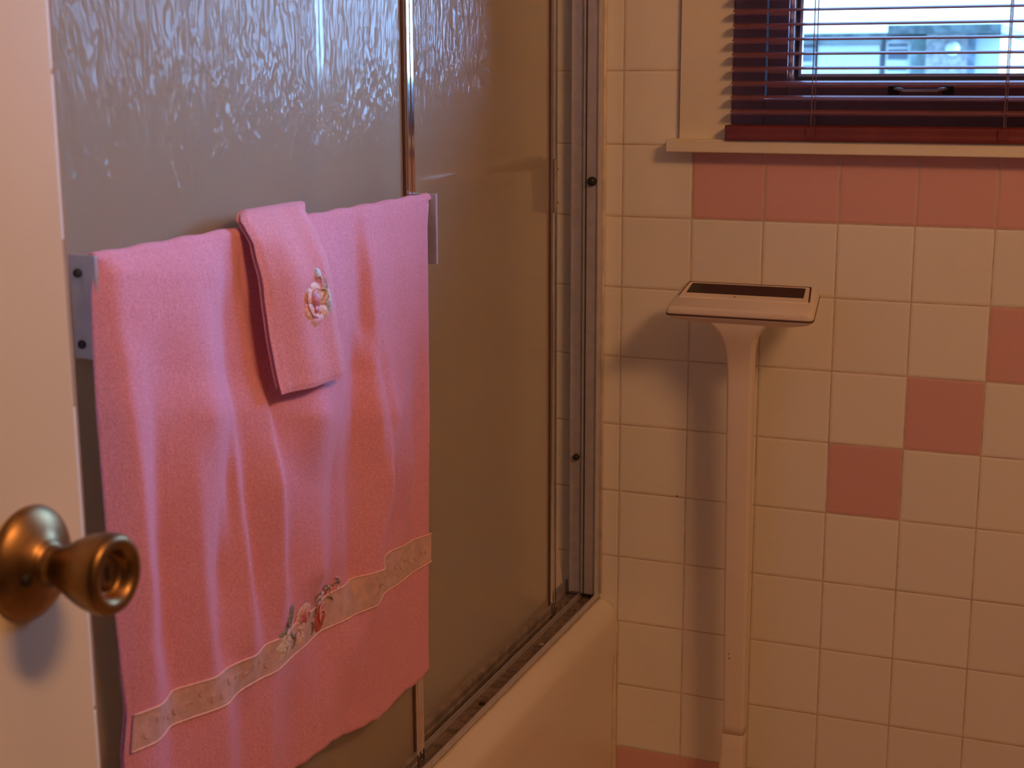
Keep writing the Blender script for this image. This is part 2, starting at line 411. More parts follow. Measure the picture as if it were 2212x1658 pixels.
prof = [(-0.0125, 0.0), (-0.0135, 0.003), (-0.0128, 0.0075), (-0.0118, 0.0100), (-0.0125, 0.0125), (-0.0118, 0.0185), (-0.0085, 0.0212), (0.0085, 0.0212), (0.0118, 0.0185), (0.0130, 0.006), (0.0125, 0.0)]
for x in (bx0-0.0050, bx1+0.0035):
    rows.append([bm.verts.new((x, by+p[0], 1.1722+p[1])) for p in prof])
grid_faces(bm, rows, True); bm.faces.new(rows[0][::-1]); bm.faces.new(rows[1])
rail = B(link_obj('bottom_rail', bm, M_rail, bevel=0.0007)); rail['label'] = 'redder, thicker bottom rail of the blind'
e1 = B(box('end_cap', bx0-0.0065, bx0-0.0050, by-0.0120, by+0.0120, 1.1722, 1.1932, M_rail, bevel=0.0006))
for cx in (0.2875, 0.5445, 0.8015):
    bm = bmesh.new()
    for yy in (by-0.0128, by+0.0128):
        tube(bm, [(cx, yy, 1.192), (cx, yy, 1.6), (cx, yy, 2.02)], 0.00075, 6)
    for k in range(41):
        z = 1.2133+PITCH_S*k-0.0012
        tube(bm, [(cx, by-0.0128, z), (cx, by, z-.0003), (cx, by+0.0128, z)], 0.0005, 5)
    B(link_obj('ladder_cord', bm, M_cord, smooth=True))
    bm = bmesh.new(); tube(bm, [(cx+0.0022, by, 1.192), (cx+0.0022, by, 2.02)], 0.0006, 6)
    B(link_obj('lift_cord', bm, M_cord, smooth=True))
    B(box('cord_clip', cx-0.0065, cx+0.0065, by-0.0150, by-0.0132, 1.1760, 1.1915, M_rail, bevel=0.0006))
B(box('head_rail', bx0, bx1, by-0.014, by+0.014, 2.016, 2.046, M_blind, bevel=0.001))

# ------------------------------------------------------------------ bathtub
tub = empty('bathtub', (-0.4, -0.68, 0), 'cream enamel bathtub with rounded rim under the sliding glass doors', 'bathtub')
def T(o): return adopt(o, tub)
ZR = 0.4400; xo = -0.0010; xi = -0.115
prof = []     # outside profile of the rim and apron, from inside the basin over the rim down to the floor
prof += [(-0.185, 0.10), (-0.150, 0.20), (-0.128, 0.36), (-0.122, 0.42), (-0.112, ZR-0.003), (-0.100, ZR)]
prof += [(-0.034, ZR)]
for i in range(1, 11):
    a = math.pi/2*i/10
    prof.append((-0.034 + 0.033*math.sin(a), ZR - 0.030*(1-math.cos(a))))
prof += [(-0.0010, 0.37), (-0.0030, 0.36), (-0.0050, 0.33), (-0.0060, 0.25), (-0.0060, 0.12), (-0.0040, 0.09), (-0.001, 0.08), (-0.001, 0.002)]
bm = bmesh.new(); rows = []
for y in (-1.356, -1.2, -0.8, -0.4, -0.06, -0.02, -0.0012):
    rows.append([bm.verts.new((p[0], y, p[1])) for p in prof])
grid_faces(bm, rows)
T(link_obj('tub_apron', bm, M_tub, smooth=True))
bm = bmesh.new()       # the basin behind the rim: deck ends, far deck and bowl
def loop(x0, x1, y0, y1, z, rr, n=8):
    pts = []
    for cx, cy_, a0 in ((x1-rr, y1-rr, 0), (x0+rr, y1-rr, 90), (x0+rr, y0+rr, 180), (x1-rr, y0+rr, 270)):
        for i in range(n+1):
            a = math.radians(a0 + 90*i/n); pts.append(bm.verts.new((cx+rr*math.cos(a), cy_+rr*math.sin(a), z)))
    return pts
L = [loop(-0.798, -0.112, -1.355, -0.002, ZR-0.001, 0.002), loop(-0.750, -0.124, -1.28, -0.075, ZR-0.001, 0.09), loop(-0.735, -0.132, -1.262, -0.09, ZR-0.02, 0.09), loop(-0.70, -0.165, -1.19, -0.17, 0.12, 0.10), loop(-0.66, -0.20, -1.13, -0.22, 0.09, 0.08)]
grid_faces(bm, L, True); bm.faces.new(L[-1])
T(link_obj('basin', bm, M_tub, smooth=True))
# old caulk along the end of the tub and a rusty crack at the corner
bm = bmesh.new()
tube(bm, [(-0.030, -0.0018, 0.4385), (-0.017, -0.002, 0.4330), (-0.0075, -0.002, 0.4235), (-0.0020, -0.0022, 0.410), (-0.0008, -0.0022, 0.39), (-0.0032, -0.002, 0.33), (-0.0045, -0.002, 0.25), (-0.004, -0.002, 0.1), (0, -0.002, 0.01)], 0.0022, 8)
T(link_obj('caulk_bead', bm, M_caulk, smooth=True))
bm = bmesh.new()
tube(bm, [(-0.0190, -0.0042, 0.4275), (-0.0140, -0.0046, 0.4225), (-0.0090, -0.0046, 0.4150), (-0.0050, -0.0046, 0.4070), (-0.0030, -0.0046, 0.3980), (-0.0024, -0.0046, 0.3880)], [0.0002, 0.0012, 0.0009, 0.0011, 0.0008, 0.0002], 6)
c_ = T(link_obj('caulk_crack', bm, M_rust, smooth=True)); c_['label'] = 'dark crack in the old caulk at the tub corner'

# splash guard standing on the far corner of the rim
sg = bmesh.new()
pts = [(-0.190, 0.4405), (-0.0905, 0.4405), (-0.0915, 0.455), (-0.0955, 0.480), (-0.1000, 0.510), (-0.1055, 0.550), (-0.1085, 0.575), (-0.116, 0.588), (-0.150, 0.575)]
fr_ = [sg.verts.new((p[0], -0.0042, p[1])) for p in pts]; bk_ = [sg.verts.new((p[0], -0.0012, p[1])) for p in pts]
sg.faces.new(fr_[::-1]); sg.faces.new(bk_)
for i in range(len(pts)):
    j = (i+1) % len(pts); sg.faces.new((fr_[i], fr_[j], bk_[j], bk_[i]))
tag(link_obj('splash_guard', sg, simple('cream_plastic_guard', (0.86, 0.78, 0.66), 0.4)), 'cream plastic corner splash guard in the gap beside the shower door jamb', 'splash guard')

# ------------------------------------------------------------------ shower enclosure: fixed frame
fr = empty('shower_enclosure_frame', (-0.055, -0.68, ZR), 'dull aluminium frame of bottom track and wall jambs screwed round the tub opening', 'shower frame')
def F(o): return adopt(o, fr)
ya, yb = -1.354, -0.001
TR = [(-0.0870, -0.0300, ya, yb, ZR, ZR+0.0030), (-0.0320, -0.0300, ya, yb, ZR+0.003, ZR+0.0130), (-0.0588, -0.0576, ya, yb, ZR+0.003, ZR+0.0125),
      (-0.0870, -0.0850, ya, yb, ZR+0.003, ZR+0.026)]
F(boxes('bottom_track', TR[1:], M_alu, bevel=0.0004))
tf = F(boxes('track_floor', TR[:1], simple('dark_track_floor', (0.22, 0.16, 0.13), 0.55, metal=0.3, var=0.3, nscale=80), bevel=0.0004)); tf['label'] = 'darker floor of the track'  # track floor has its own darker tone between the flanges
bm = bmesh.new()
tube(bm, [(-0.0300, ya, ZR+0.0006), (-0.0298, -0.7, ZR+0.0006), (-0.0300, yb, ZR+0.0006)], 0.0016, 6); F(link_obj('caulk_bead', bm, M_caulk, smooth=True))
jm = F(boxes('wall_jamb', [(-0.0745, -0.0300, -0.0040, -0.0012, ZR+.0126, 1.98), (-0.0320, -0.0300, -0.0255, -0.004, ZR+.0126, 1.98), (-0.0545, -0.0525, -0.0250, -0.004, ZR+.0136, 1.98),
                       (-0.0320-0.018, -0.0320, -0.0215, -0.0200, ZR+.0126, 1.98), (-0.0725, -0.0545, -0.0200, -0.0185, ZR+.0136, 1.98), (-0.0745, -0.0725, -0.0240, -0.004, ZR+.0136, 1.98)], M_alu, bevel=0.0004))
F(boxes('wall_jamb', [(-0.0745, -0.0300, -1.3540, -1.3512, ZR+.0126, 1.98), (-0.0320, -0.0300, -1.351, -1.330, ZR+.0126, 1.98), (-0.0745, -0.0725, -1.351, -1.330, ZR+.0126, 1.98)], M_alu, bevel=0.0004))
F(boxes('top_rail', [(-0.087, -0.028, ya, yb, 1.981, 2.02)], M_alu, bevel=0.001))
bm = bmesh.new(); tube(bm, [(-0.0292, -0.0022, ZR+.01), (-0.0290, -0.0022, 1.2), (-0.0292, -0.0022, 1.97)], 0.0022, 6)
c2 = F(link_obj('jamb_caulk', bm, M_caulk, smooth=True))
for (x, z) in ((-0.0410, 1.1072), (-0.0640, 0.6767)):
    bm = bmesh.new()
    pf = [(0.0, 0.0052), (0.004, 0.0052), (0.007, 0.0042), (0.0085, 0.002)]
    lathe(bm, [(-d, rr*(1.35 if x > -.05 else 1.0)) for d, rr in pf], (x, -0.0216 if x > -.05 else -0.0200, z), 'Y', 20)
    bp = F(link_obj('rubber_bumper', bm, M_rubber, smooth=True)); bp['label'] = 'black rubber bumper on the jamb'
for y, x in ((-0.4500, -0.0450), (-0.2260, -0.0455)):
    bm = bmesh.new(); lathe(bm, [(0.003, 0.0048), (0.0045, 0.0040), (0.0050, 0.002)], (x, y, ZR), 'Z', 16)
    F(link_obj('track_screw', bm, M_dark if y < -.3 else M_chrome, smooth=True))
# grime where track and jamb meet
bm = bmesh.new()
for i in range(26):
    x = random.uniform(-0.082, -0.028); y = random.uniform(-0.05, -0.006)*1.6
    s = random.uniform(0.0008, 0.0024); z = ZR + 0.0036 if x < -0.034 else ZR+0.0014
    if x > -0.034: x = -0.0275; y = random.uniform(-0.012, -0.004)
    bmesh.ops.create_icosphere(bm, subdivisions=1, radius=s, matrix=Matrix.Translation((x, y, z)) @ Matrix.Scale(0.5, 4, (0,0,1)))
g_ = F(link_obj('grime', bm, M_rust, smooth=True)); g_['kind'] = 'stuff'; g_['label'] = 'brown grime in the corner of the track'

# ------------------------------------------------------------------ sliding glass doors
def slider(name, label, xf, yl, yr, zb, zt=1.975):
    """xf: room-side face of the frame, yl / yr: near and far end"""
    root = empty(name, (xf, (yl+yr)/2, zb), label, 'shower door', 'two sliding panels of the tub enclosure'); root['kind'] = 'thing'
    A = lambda o: adopt(o, root)
    th = 0.0125; sw = 0.0190
    for a, b, far in ((yl, yl+sw, False), (yr-sw, yr, True)):
        # channel section: wide back and a bright raised nose
        A(boxes('stile', [(xf-th, xf-0.0015, a, b, zb, zt)], M_alu, bevel=0.0006)) if False else None
        bm = bmesh.new()
        pr = [(xf-th, a), (xf-0.002, a), (xf-0.0004, a+0.0010), (xf, a+0.0024), (xf, a+0.0078), (xf-0.0010, a+0.0086), (xf-0.0010, a+0.0104), (xf, a+0.0112), (xf, a+0.0166), (xf-0.0004, a+0.0180), (xf-0.002, b), (xf-th, b)]
        rows = [[bm.verts.new((p[0], p[1], z)) for p in pr] for z in (zb, zb+0.5, 1.2, zt)]
        grid_faces(bm, rows, True); bm.faces.new(rows[0][::-1]); bm.faces.new(rows[-1])
        A(link_obj('stile', bm, M_chrome, smooth=False))
    A(boxes('bottom_rail', [(xf-th+.0005, xf-0.0025, yl+sw, yr-sw, zb, zb+0.0215), (xf-0.0025, xf-0.0012, yl+sw, yr-sw, zb+0.004, zb+0.0075), (xf-0.0025, xf-0.0012, yl+sw, yr-sw, zb+0.0155, zb+0.0190)], M_alud, bevel=0.0005))
    A(box('top_rail', xf-th+.0005, xf-0.0015, yl+sw, yr-sw, zt-0.024, zt, M_alu, bevel=0.0005))
    A(box('glass_panel', xf-0.0100, xf-0.0055, yl+sw-.003, yr-sw+.003, zb+0.018, zt-0.02, M_rain))
    A(boxes('glazing_seal', [(xf-0.0058, xf-0.0040, yr-sw-.0025, yr-sw, zb+0.0215, zt-.024), (xf-0.0058, xf-0.0040, yl+sw, yl+sw+.0025, zb+.0215, zt-.024)], M_seam))
    return root, A

outer, AO = slider('shower_screen', 'outer sliding shower door of rippled obscure glass, carrying the pink towel', -0.0420, -1.325, -0.6330, ZR+0.0045)
inner, AI = slider('shower_screen', 'inner sliding shower door of rippled obscure glass, beside the wall jamb', -0.0655, -0.8150, -0.1065, ZR+0.0045)
# outer towel bar: an end plate at each end and the bar between
bar = AO(boxes('towel_bar', [(-0.0275, -0.0235, -1.2345, -0.6345, 1.1120, 1.1310)], M_chrome, bevel=0.0012))
for yy, s in ((-1.2350, -1), (-0.6325, 1)):
    y0_, y1_ = (yy-0.0016, yy+0.0004) if s < 0 else (yy, yy+0.0018)
    if s < 0: AO(boxes('bar_bracket', [(-0.0440, -0.0190, y0_, y1_, 1.0560, 1.1355), (-0.0305, -0.0190, y0_-0.0016, y0_, 1.0560, 1.1355)], M_alu, bevel=0.0004))
    else: AO(box('bar_bracket', -0.0440, -0.0180, y0_, y0_+0.0045, 1.0560, 1.1355, M_alu, bevel=0.0004))
    for zz in (1.1216, 1.0670):
        bm = bmesh.new(); lathe(bm, [(0, 0.0034), (-0.0014, 0.0034), (-0.0028, 0.0024), (-0.0032, 0.0008)], (-0.0362, y0_ if s < 0 else y0_, zz), 'Y', 18)
        q_ = AO(link_obj('bracket_screw', bm, M_rubber, smooth=True))
# inner bar, on the tub side of the inner panel, with its bracket by the jamb
bm = bmesh.new(); tube(bm, [(-0.0950, -0.7990, 1.1405), (-0.0950, -0.4, 1.1405), (-0.0950, -0.1225, 1.1405)], 0.0105, 20)
AI(link_obj('towel_bar', bm, simple('brushed_bar', (0.85, 0.85, 0.85), 0.28, metal=1.0, var=0.03), smooth=True))
for yy in (-0.8010, -0.1240):
    AI(boxes('bar_bracket', [(-0.1010, -0.0785, yy, yy+0.0018, 1.0690, 1.1455)], M_alu, bevel=0.0004))
AI(boxes('finger_pull', [(-0.0655, -0.0625, -0.1245, -0.1222, 1.0680, 1.1460), (-0.0655, -0.0630, -0.1145, -0.1125, 1.0740, 1.1420)], M_chrome, bevel=0.0004))
for zz in (1.1305, 1.0815):
    bm = bmesh.new(); lathe(bm, [(-0.003, 0.0024), (0.0008, 0.0024), (0.0016, 0.0015)], (-0.0655, -0.1085, zz), 'X', 14)
    AI(link_obj('pull_screw', bm, M_rubber, smooth=True))

# ------------------------------------------------------------------ bath towel
ROWS = [
    [[-1.2494,1.121,-0.6],[-1.2341,1.119,-0.5],[-1.2286,1.118,0.1],[-1.1793,1.112,0.1],[-1.1157,1.104,0.2],[-1.0884,1.1,0.3],[-1.0744,1.098,-0.2],[-1.0636,1.097,-0.2],[-1.0563,1.096,0.5],[-1.0468,1.095,-0.8],[-1.0111,1.09,-1],[-0.9585,1.083,-0.3],[-0.9018,1.076,0.2],[-0.8881,1.074,0.3],[-0.8503,1.069,0.3],[-0.8425,1.068,-0.7],[-0.8336,1.067,-0.6],[-0.8287,1.067,0.3],[-0.7471,1.056,0.4],[-0.6663,1.046,0.5]],
    [[-1.2527,1.087,-0.6],[-1.2375,1.084,-0.5],[-1.2319,1.083,0.1],[-1.1826,1.076,0.1],[-1.1387,1.069,0.2],[-1.1189,1.065,0.5],[-1.0902,1.061,0.5],[-1.0832,1.06,-0.4],[-1.0682,1.057,-0.4],[-1.0616,1.056,-0.3],[-1.0521,1.055,0.7],[-1.0469,1.054,0.7],[-1.0409,1.053,-1],[-1.0101,1.048,-1],[-0.9613,1.04,-0.3],[-0.9,1.031,0.2],[-0.8908,1.029,0.4],[-0.8528,1.023,0.4],[-0.847,1.022,-0.7],[-0.8361,1.021,-0.6],[-0.8312,1.02,0.4],[-0.7492,1.007,0.5],[-0.6681,0.994,0.5]],
    [[-1.2534,1.052,-0.6],[-1.2381,1.049,-0.5],[-1.2325,1.048,0.3],[-1.2096,1.044,0.5],[-1.1859,1.039,0.1],[-1.142,1.031,0.1],[-1.1222,1.027,0.4],[-1.092,1.021,0.6],[-1.0878,1.02,-0.4],[-1.0589,1.015,-0.5],[-1.0515,1.014,0.7],[-1.0455,1.012,0.7],[-1.0402,1.011,-1],[-0.9972,1.003,-0.9],[-0.9558,0.996,-0.3],[-0.9027,0.985,0.4],[-0.8728,0.98,0.4],[-0.867,0.979,-0.7],[-0.8505,0.976,-0.8],[-0.8436,0.974,0.4],[-0.8306,0.972,0.4],[-0.8256,0.971,-0.3],[-0.8154,0.969,0.3],[-0.7514,0.957,0.5],[-0.7117,0.949,0.4],[-0.694,0.946,-0.2],[-0.67,0.942,0.2]],
    [[-1.2514,1.016,-0.6],[-1.2387,1.013,-0.6],[-1.2314,1.011,0.4],[-1.2188,1.009,0.6],[-1.2072,1.006,0.6],[-1.1923,1.003,0],[-1.1452,0.993,-0.1],[-1.1321,0.99,0.3],[-1.1036,0.983,0.4],[-1.0938,0.981,0.7],[-1.0881,0.98,-0.3],[-1.0509,0.972,-0.5],[-1.0463,0.971,0.8],[-1.041,0.97,0.8],[-1.0349,0.968,-0.8],[-1.0002,0.961,-0.6],[-0.9672,0.953,0.2],[-0.9325,0.946,0.5],[-0.8792,0.934,0.3],[-0.8725,0.933,-0.9],[-0.856,0.929,-0.9],[-0.8501,0.928,0.3],[-0.8332,0.924,0.3],[-0.8261,0.922,-0.5],[-0.8199,0.921,0.2],[-0.8127,0.92,0.5],[-0.7311,0.902,0.5],[-0.7114,0.897,0.5],[-0.7043,0.896,-0.5],[-0.678,0.89,-0.4],[-0.6694,0.888,0.2]],
    [[-1.2494,0.961,-0.5],[-1.2297,0.956,-0.5],[-1.2239,0.954,0.6],[-1.2003,0.948,0.7],[-1.1931,0.946,-0.3],[-1.1631,0.938,-0.3],[-1.158,0.937,0.2],[-1.1168,0.926,0.4],[-1.1098,0.924,0.6],[-1.1071,0.923,-0.6],[-1.0986,0.921,-0.6],[-1.0958,0.92,0.7],[-1.0858,0.917,0.6],[-1.08,0.916,-0.6],[-1.0518,0.908,-0.6],[-1.0473,0.907,0.8],[-1.0357,0.904,0.8],[-1.0287,0.902,0.1],[-0.9648,0.885,0.2],[-0.9587,0.884,0.4],[-0.9368,0.878,0.4],[-0.9278,0.875,-0.1],[-0.9003,0.868,0],[-0.8937,0.866,-0.4],[-0.8794,0.863,-0.5],[-0.8746,0.861,-1],[-0.842,0.853,-1],[-0.836,0.851,0.5],[-0.8216,0.847,0.5],[-0.8143,0.845,-0.3],[-0.7592,0.831,-0.3],[-0.7503,0.828,0.5],[-0.7285,0.822,0.5],[-0.7215,0.821,-0.6],[-0.6747,0.808,-0.5]],
    [[-1.2469,0.886,-0.5],[-1.225,0.879,-0.5],[-1.218,0.876,0.9],[-1.1932,0.868,0.9],[-1.1876,0.866,-0.6],[-1.1583,0.857,-0.6],[-1.1524,0.855,0.5],[-1.1248,0.846,0.5],[-1.1199,0.844,-0.9],[-1.0966,0.836,-0.9],[-1.0902,0.834,0.8],[-1.0777,0.83,0.8],[-1.074,0.829,-0.9],[-1.0482,0.82,-0.9],[-1.0413,0.818,0.7],[-1.0239,0.812,0.7],[-1.0175,0.81,-0.5],[-0.9776,0.797,-0.4],[-0.9707,0.795,0.5],[-0.9426,0.786,0.5],[-0.9336,0.783,-0.2],[-0.9115,0.775,-0.2],[-0.9068,0.774,0.3],[-0.8926,0.769,0.3],[-0.8868,0.767,-1],[-0.8533,0.756,-1],[-0.8462,0.754,0.5],[-0.8162,0.744,0.5],[-0.8098,0.742,-0.1],[-0.7728,0.73,-0.1],[-0.765,0.727,0.3],[-0.7329,0.716,0.3],[-0.7258,0.714,-0.5],[-0.6786,0.699,-0.5]],
    [[-1.2419,0.827,-0.5],[-1.2214,0.819,-0.5],[-1.2137,0.816,0.8],[-1.189,0.807,0.8],[-1.1827,0.805,-0.8],[-1.1502,0.792,-0.8],[-1.1435,0.79,0.6],[-1.1284,0.784,0.6],[-1.1243,0.782,-0.8],[-1.0944,0.771,-0.8],[-1.0885,0.769,0.6],[-1.0707,0.762,0.5],[-1.0631,0.759,-0.5],[-1.0476,0.753,-0.3],[-1.0398,0.75,0.4],[-0.9907,0.732,0.2],[-0.9779,0.727,0.4],[-0.9471,0.715,0.4],[-0.938,0.712,-0.5],[-0.9007,0.698,-0.6],[-0.8862,0.692,0.2],[-0.8614,0.683,-0.3],[-0.8306,0.671,-0.2],[-0.7985,0.659,0.2],[-0.7651,0.646,0.1],[-0.7362,0.635,-0.4],[-0.6815,0.615,-0.4]],
    [[-1.2395,0.763,-0.4],[-1.2151,0.753,-0.2],[-1.2071,0.749,0.4],[-1.1858,0.74,0.4],[-1.1774,0.737,-0.6],[-1.1269,0.715,-0.6],[-1.1185,0.711,0.6],[-1.0924,0.7,0.6],[-1.082,0.695,-0.5],[-1.0544,0.683,-0.4],[-1.0466,0.68,0.5],[-1.0058,0.662,0.5],[-0.9872,0.654,-0.4],[-0.9428,0.635,-0.3],[-0.9289,0.629,0.4],[-0.8907,0.613,0.3],[-0.8808,0.608,-0.4],[-0.8025,0.575,-0.5],[-0.7218,0.54,-0.3]],
]
def interp(xs, ys, x):
    if x <= xs[0]: return ys[0]
    for i in range(1, len(xs)):
        if x <= xs[i]:
            t = (x-xs[i-1])/max(xs[i]-xs[i-1], 1e-9); return ys[i-1]*(1-t)+ys[i]*t
    return ys[-1]
NU = 320
U = [i/(NU-1) for i in range(NU)]
prof_rows = []      # (z at near end, z at far end, fold profile over u)
for k, R in enumerate(ROWS):
    a, b = R[0][0], R[-1][0]
    if k == len(ROWS)-1: b = -0.680
    us = [(p[0]-a)/(b-a) for p in R]; ss = [p[2] for p in R]; zs = [p[1] for p in R]
    wdt = b-a
    s = [interp(us, ss, u) for u in U]
    s = [sum(s[max(0, i-2):i+3])/len(s[max(0, i-2):i+3]) for i in range(NU)]
    # neutral front faces already look a little towards the window
    s = [v-0.08 for v in s]
    hw = int(NU*0.11)
    mean = [sum(s[max(0, i-hw):i+hw+1])/len(s[max(0, i-hw):i+hw+1]) for i in range(NU)]
    d = [s[i]-0.85*mean[i] for i in range(NU)]
    f = [0.0]
    for i in range(1, NU): f.append(f[-1] - 0.5*(d[i]+d[i-1])*wdt/(NU-1))
    tr = [sum(f[max(0, i-hw*2):i+hw*2+1])/len(f[max(0, i-hw*2):i+hw*2+1]) for i in range(NU)]
    f = [f[i]-0.85*tr[i] for i in range(NU)]
    f = [f[i]-(f[-1]-min(f))*U[i]**6-(f[0]-min(f))*(1-U[i])**9 for i in range(NU)]
    mn = min(f); f = [v-mn for v in f]; e0, e1 = f[0], f[-1]
    f = [max(-0.002, f[i]-e0*(1-U[i])**10-e1*U[i]**10) for i in range(NU)]
    amp = (0.68, 0.76, 0.90, 1.0, 1.02, 0.88, 0.74, 0.80)[k]
    prof_rows.append((zs[0], zs[-1], [v*amp for v in f]))
prof_rows.insert(0, (1.1375, 1.1375, [v*0.12 for v in prof_rows[0][2]]))
def yl_(z): return 0.006*max(0, min(1, (z-1.105)/0.03)) + interp([0.73, 0.7628, 0.812, 0.8557, 0.9026, 0.9552, 0.9884, 1.0194, 1.0638, 1.1056, 1.136], [-1.2391, -1.2318, -1.2362, -1.2392, -1.2429, -1.2441, -1.2448, -1.2457, -1.2442, -1.2417, -1.2398], z)
def yr_(z): return 0.006*max(0, min(1, (z-1.10)/0.03)) + interp([0.5843, 0.6081, 0.6923, 0.8027, 0.8839, 0.9907, 1.064, 1.136], [-0.665, -0.6667, -0.6625, -0.6573, -0.6532, -0.6507, -0.6494, -0.6481], z)
def fold(u, z):
    fi = min(max(u, 0), 1)*(NU-1); i = min(int(fi), NU-2); t = fi-i
    zk = [r_[0]*(1-u)+r_[1]*u for r_ in prof_rows]
    calm = (1-0.65*interp([0.66, 0.80], [0, 1], u)*interp([0.79, 0.86], [1, 0], z))*interp([0.72, 0.80], [0.8, 1.0], z)
    vals = lambda k: prof_rows[k][2][i]*(1-t)+prof_rows[k][2][i+1]*t
    calm *= 1-0.55*interp([0.76, 0.80], [1, 0], z)*max(0, 1-abs(u-0.52)/0.14)
    if z >= zk[0]: return vals(0)*calm
    for k in range(1, len(zk)):
        if z >= zk[k]:
            q = (zk[k-1]-z)/(zk[k-1]-zk[k]); q = q*q*(3-2*q)*0.5+q*0.5
            return (vals(k-1)*(1-q)+vals(k)*q)*calm
    return vals(len(zk)-1)*calm
def front_x(u, z):
    hang = interp([0.58, 0.9, 1.10, 1.125, 1.1375], [-0.0165, -0.0170, -0.0180, -0.0185, -0.0215], z)
    x = hang + fold(u, z)
    return x
def yu(u, z): return yl_(z)*(1-u)+yr_(z)*u
def uy(y, z): return (y-yl_(z))/(yr_(z)-yl_(z))
def zbot(u): return interp([0, .35, .5, .55, .62, .74, .85, 1], [0.597, 0.600, 0.606, 0.606, 0.597, 0.583, 0.585, 0.5825], u) + 0.0012*math.sin(u*46) + 0.0006*math.sin(u*117)

def strip(name, rowsfn, nu, nv, mat, parent=None, thick=0.0024):
    bm = bmesh.new(); rows = []
    for j in range(nv+1):
        rows.append([bm.verts.new(rowsfn(i/nu, j/nv)) for i in range(nu+1)])
    grid_faces(bm, rows)
    o = link_obj(name, bm, mat, parent, smooth=True)
    if thick:
        m = o.modifiers.new('thickness', 'SOLIDIFY'); m.thickness = thick; m.offset = -1
    return o

towel = empty('bath_towel', (-0.02, -0.95, 1.13), 'large pink bath towel with embroidered rose band, hanging on the outer shower door bar', 'towel')
TB = lambda o: adopt(o, towel)
def cloth(u, t):
    # t: 0 back hem .. 0.30 over the bar .. 1 front hem
    if t < 0.26:
        z = 0.622 + (1.126-0.622)*(t/0.26); y = yl_(z)*(1-u)+yr_(z)*u
        y += interp([0.57, 0.73, 0.80, 0.84, 0.90, 1.12], [0.009, 0.011, 0.012, 0.019, 0.034, 0.030], z)*(1-u) - 0.012*u
        return (-0.0318 - 0.0012*math.sin(u*23+z*4)*min(1, (1.126-z)*8), y, z)
    if t < 0.32:
        a = math.pi*(1-(t-0.26)/0.06); z = 1.1285+0.0085*math.sin(a); x = -0.0252+0.0066*math.cos(a)
        bl = (t-0.26)/0.06
        return (x + bl*fold(u, 1.13)*0.6, yu(u, 1.137), z + 0.0006*math.sin(u*70))
    q = (t-0.32)/0.68; zt = 1.1285; zb_ = zbot(u); z = zt+(zb_-zt)*q
    y = yu(u, z)
    # the selvedge curls back a little at both ends
    e = min(u, 1-u); cur = -0.0030*math.exp(-(e/0.012)**2)
    return (front_x(u, z)+cur, y, z)
tw = TB(strip('terry_cloth', cloth, 300, 200, M_towel)); tw['label'] = 'pink terry cloth falling in vertical folds'

def surf(y, z, off=0.0):
    u = uy(y, z); return Vector((front_x(u, z)+off, y, z))
# decorative band: follows the folds a hair in front of the cloth
bt = lambda u: interp([0, .2, .4, .6, .8, .93, 1], [0.7645, 0.7600, 0.7600, 0.7620, 0.7625, 0.7530, 0.7480], u)
bb = lambda u: interp([0, .2, .4, .6, .8, .93, 1], [0.7350, 0.7310, 0.7290, 0.7260, 0.7200, 0.7165, 0.7150], u)
def bandf(u, v):
    z = bt(u)*(1-v)+bb(u)*v; u2_ = 0.004+0.992*u
    return (front_x(u2_, z)+0.0009, yu(u2_, z), z)
hb = TB(strip('woven_band', bandf, 300, 14, M_band, thick=0.0008)); hb['label'] = 'beige woven band near the hem of the towel'
for fn in (bt, bb):
    bm = bmesh.new()
    tube(bm, [surf(yu(0.004+0.992*u, fn(u)), fn(u), 0.0012) for u in [i/200 for i in range(201)]], 0.0009, 6)
    pp = TB(link_obj('band_piping', bm, M_pipe, smooth=True))
# brocade scrolls woven on the band
bm = bmesh.new()
for i in range(46):
    u = 0.03+0.94*(i/45)
    if 0.33 < u < 0.68: continue
    zc = (bt(u)+bb(u))/2 + random.uniform(-.006, .004); yc = yu(u, zc); ang = random.uniform(0.5, 2.6)
    pts = []
    for t in range(7):
        a = ang + t*0.35; pts.append(surf(yc+0.0045*math.cos(a)*(1-t*.05), zc+0.0038*math.sin(a), 0.0015))
    tube(bm, pts, 0.00045, 5)
q_ = TB(link_obj('brocade_scrolls', bm, simple('scroll_thread', (0.70, 0.48, 0.45), 0.45, var=0.1), smooth=True)); q_['kind'] = 'stuff'

def petal(bm, cy_, cz, a, b, ang, dome, sf, base=0.0012, n=12, m=4):
    c, s = math.cos(ang), math.sin(ang)
    top = sf(cy_, cz, base+dome)
    vc = bm.verts.new(top); prev = None; rings = []
    for j in range(1, m+1):
        rr = j/m; row = []
        for i in range(n):
            t = 2*math.pi*i/n; p, q = a*rr*math.cos(t), b*rr*math.sin(t)
            row.append(bm.verts.new(sf(cy_+p*c-q*s, cz+p*s+q*c, base+dome*(1-rr**2) - (0.0 if j < m else 0.0006))))
        rings.append(row)
    for i in range(n): bm.faces.new((vc, rings[0][i], rings[0][(i+1) % n]))
    grid_faces(bm, rings, True)
def motif(name, items, mat, adoptf, sf, label=None, base=0.0012):
    bm = bmesh.new()
    for it in items: petal(bm, *it, sf, base)
    o = adoptf(link_obj(name, bm, M_thr[mat], smooth=True))
    if label: o['label'] = label
    return o
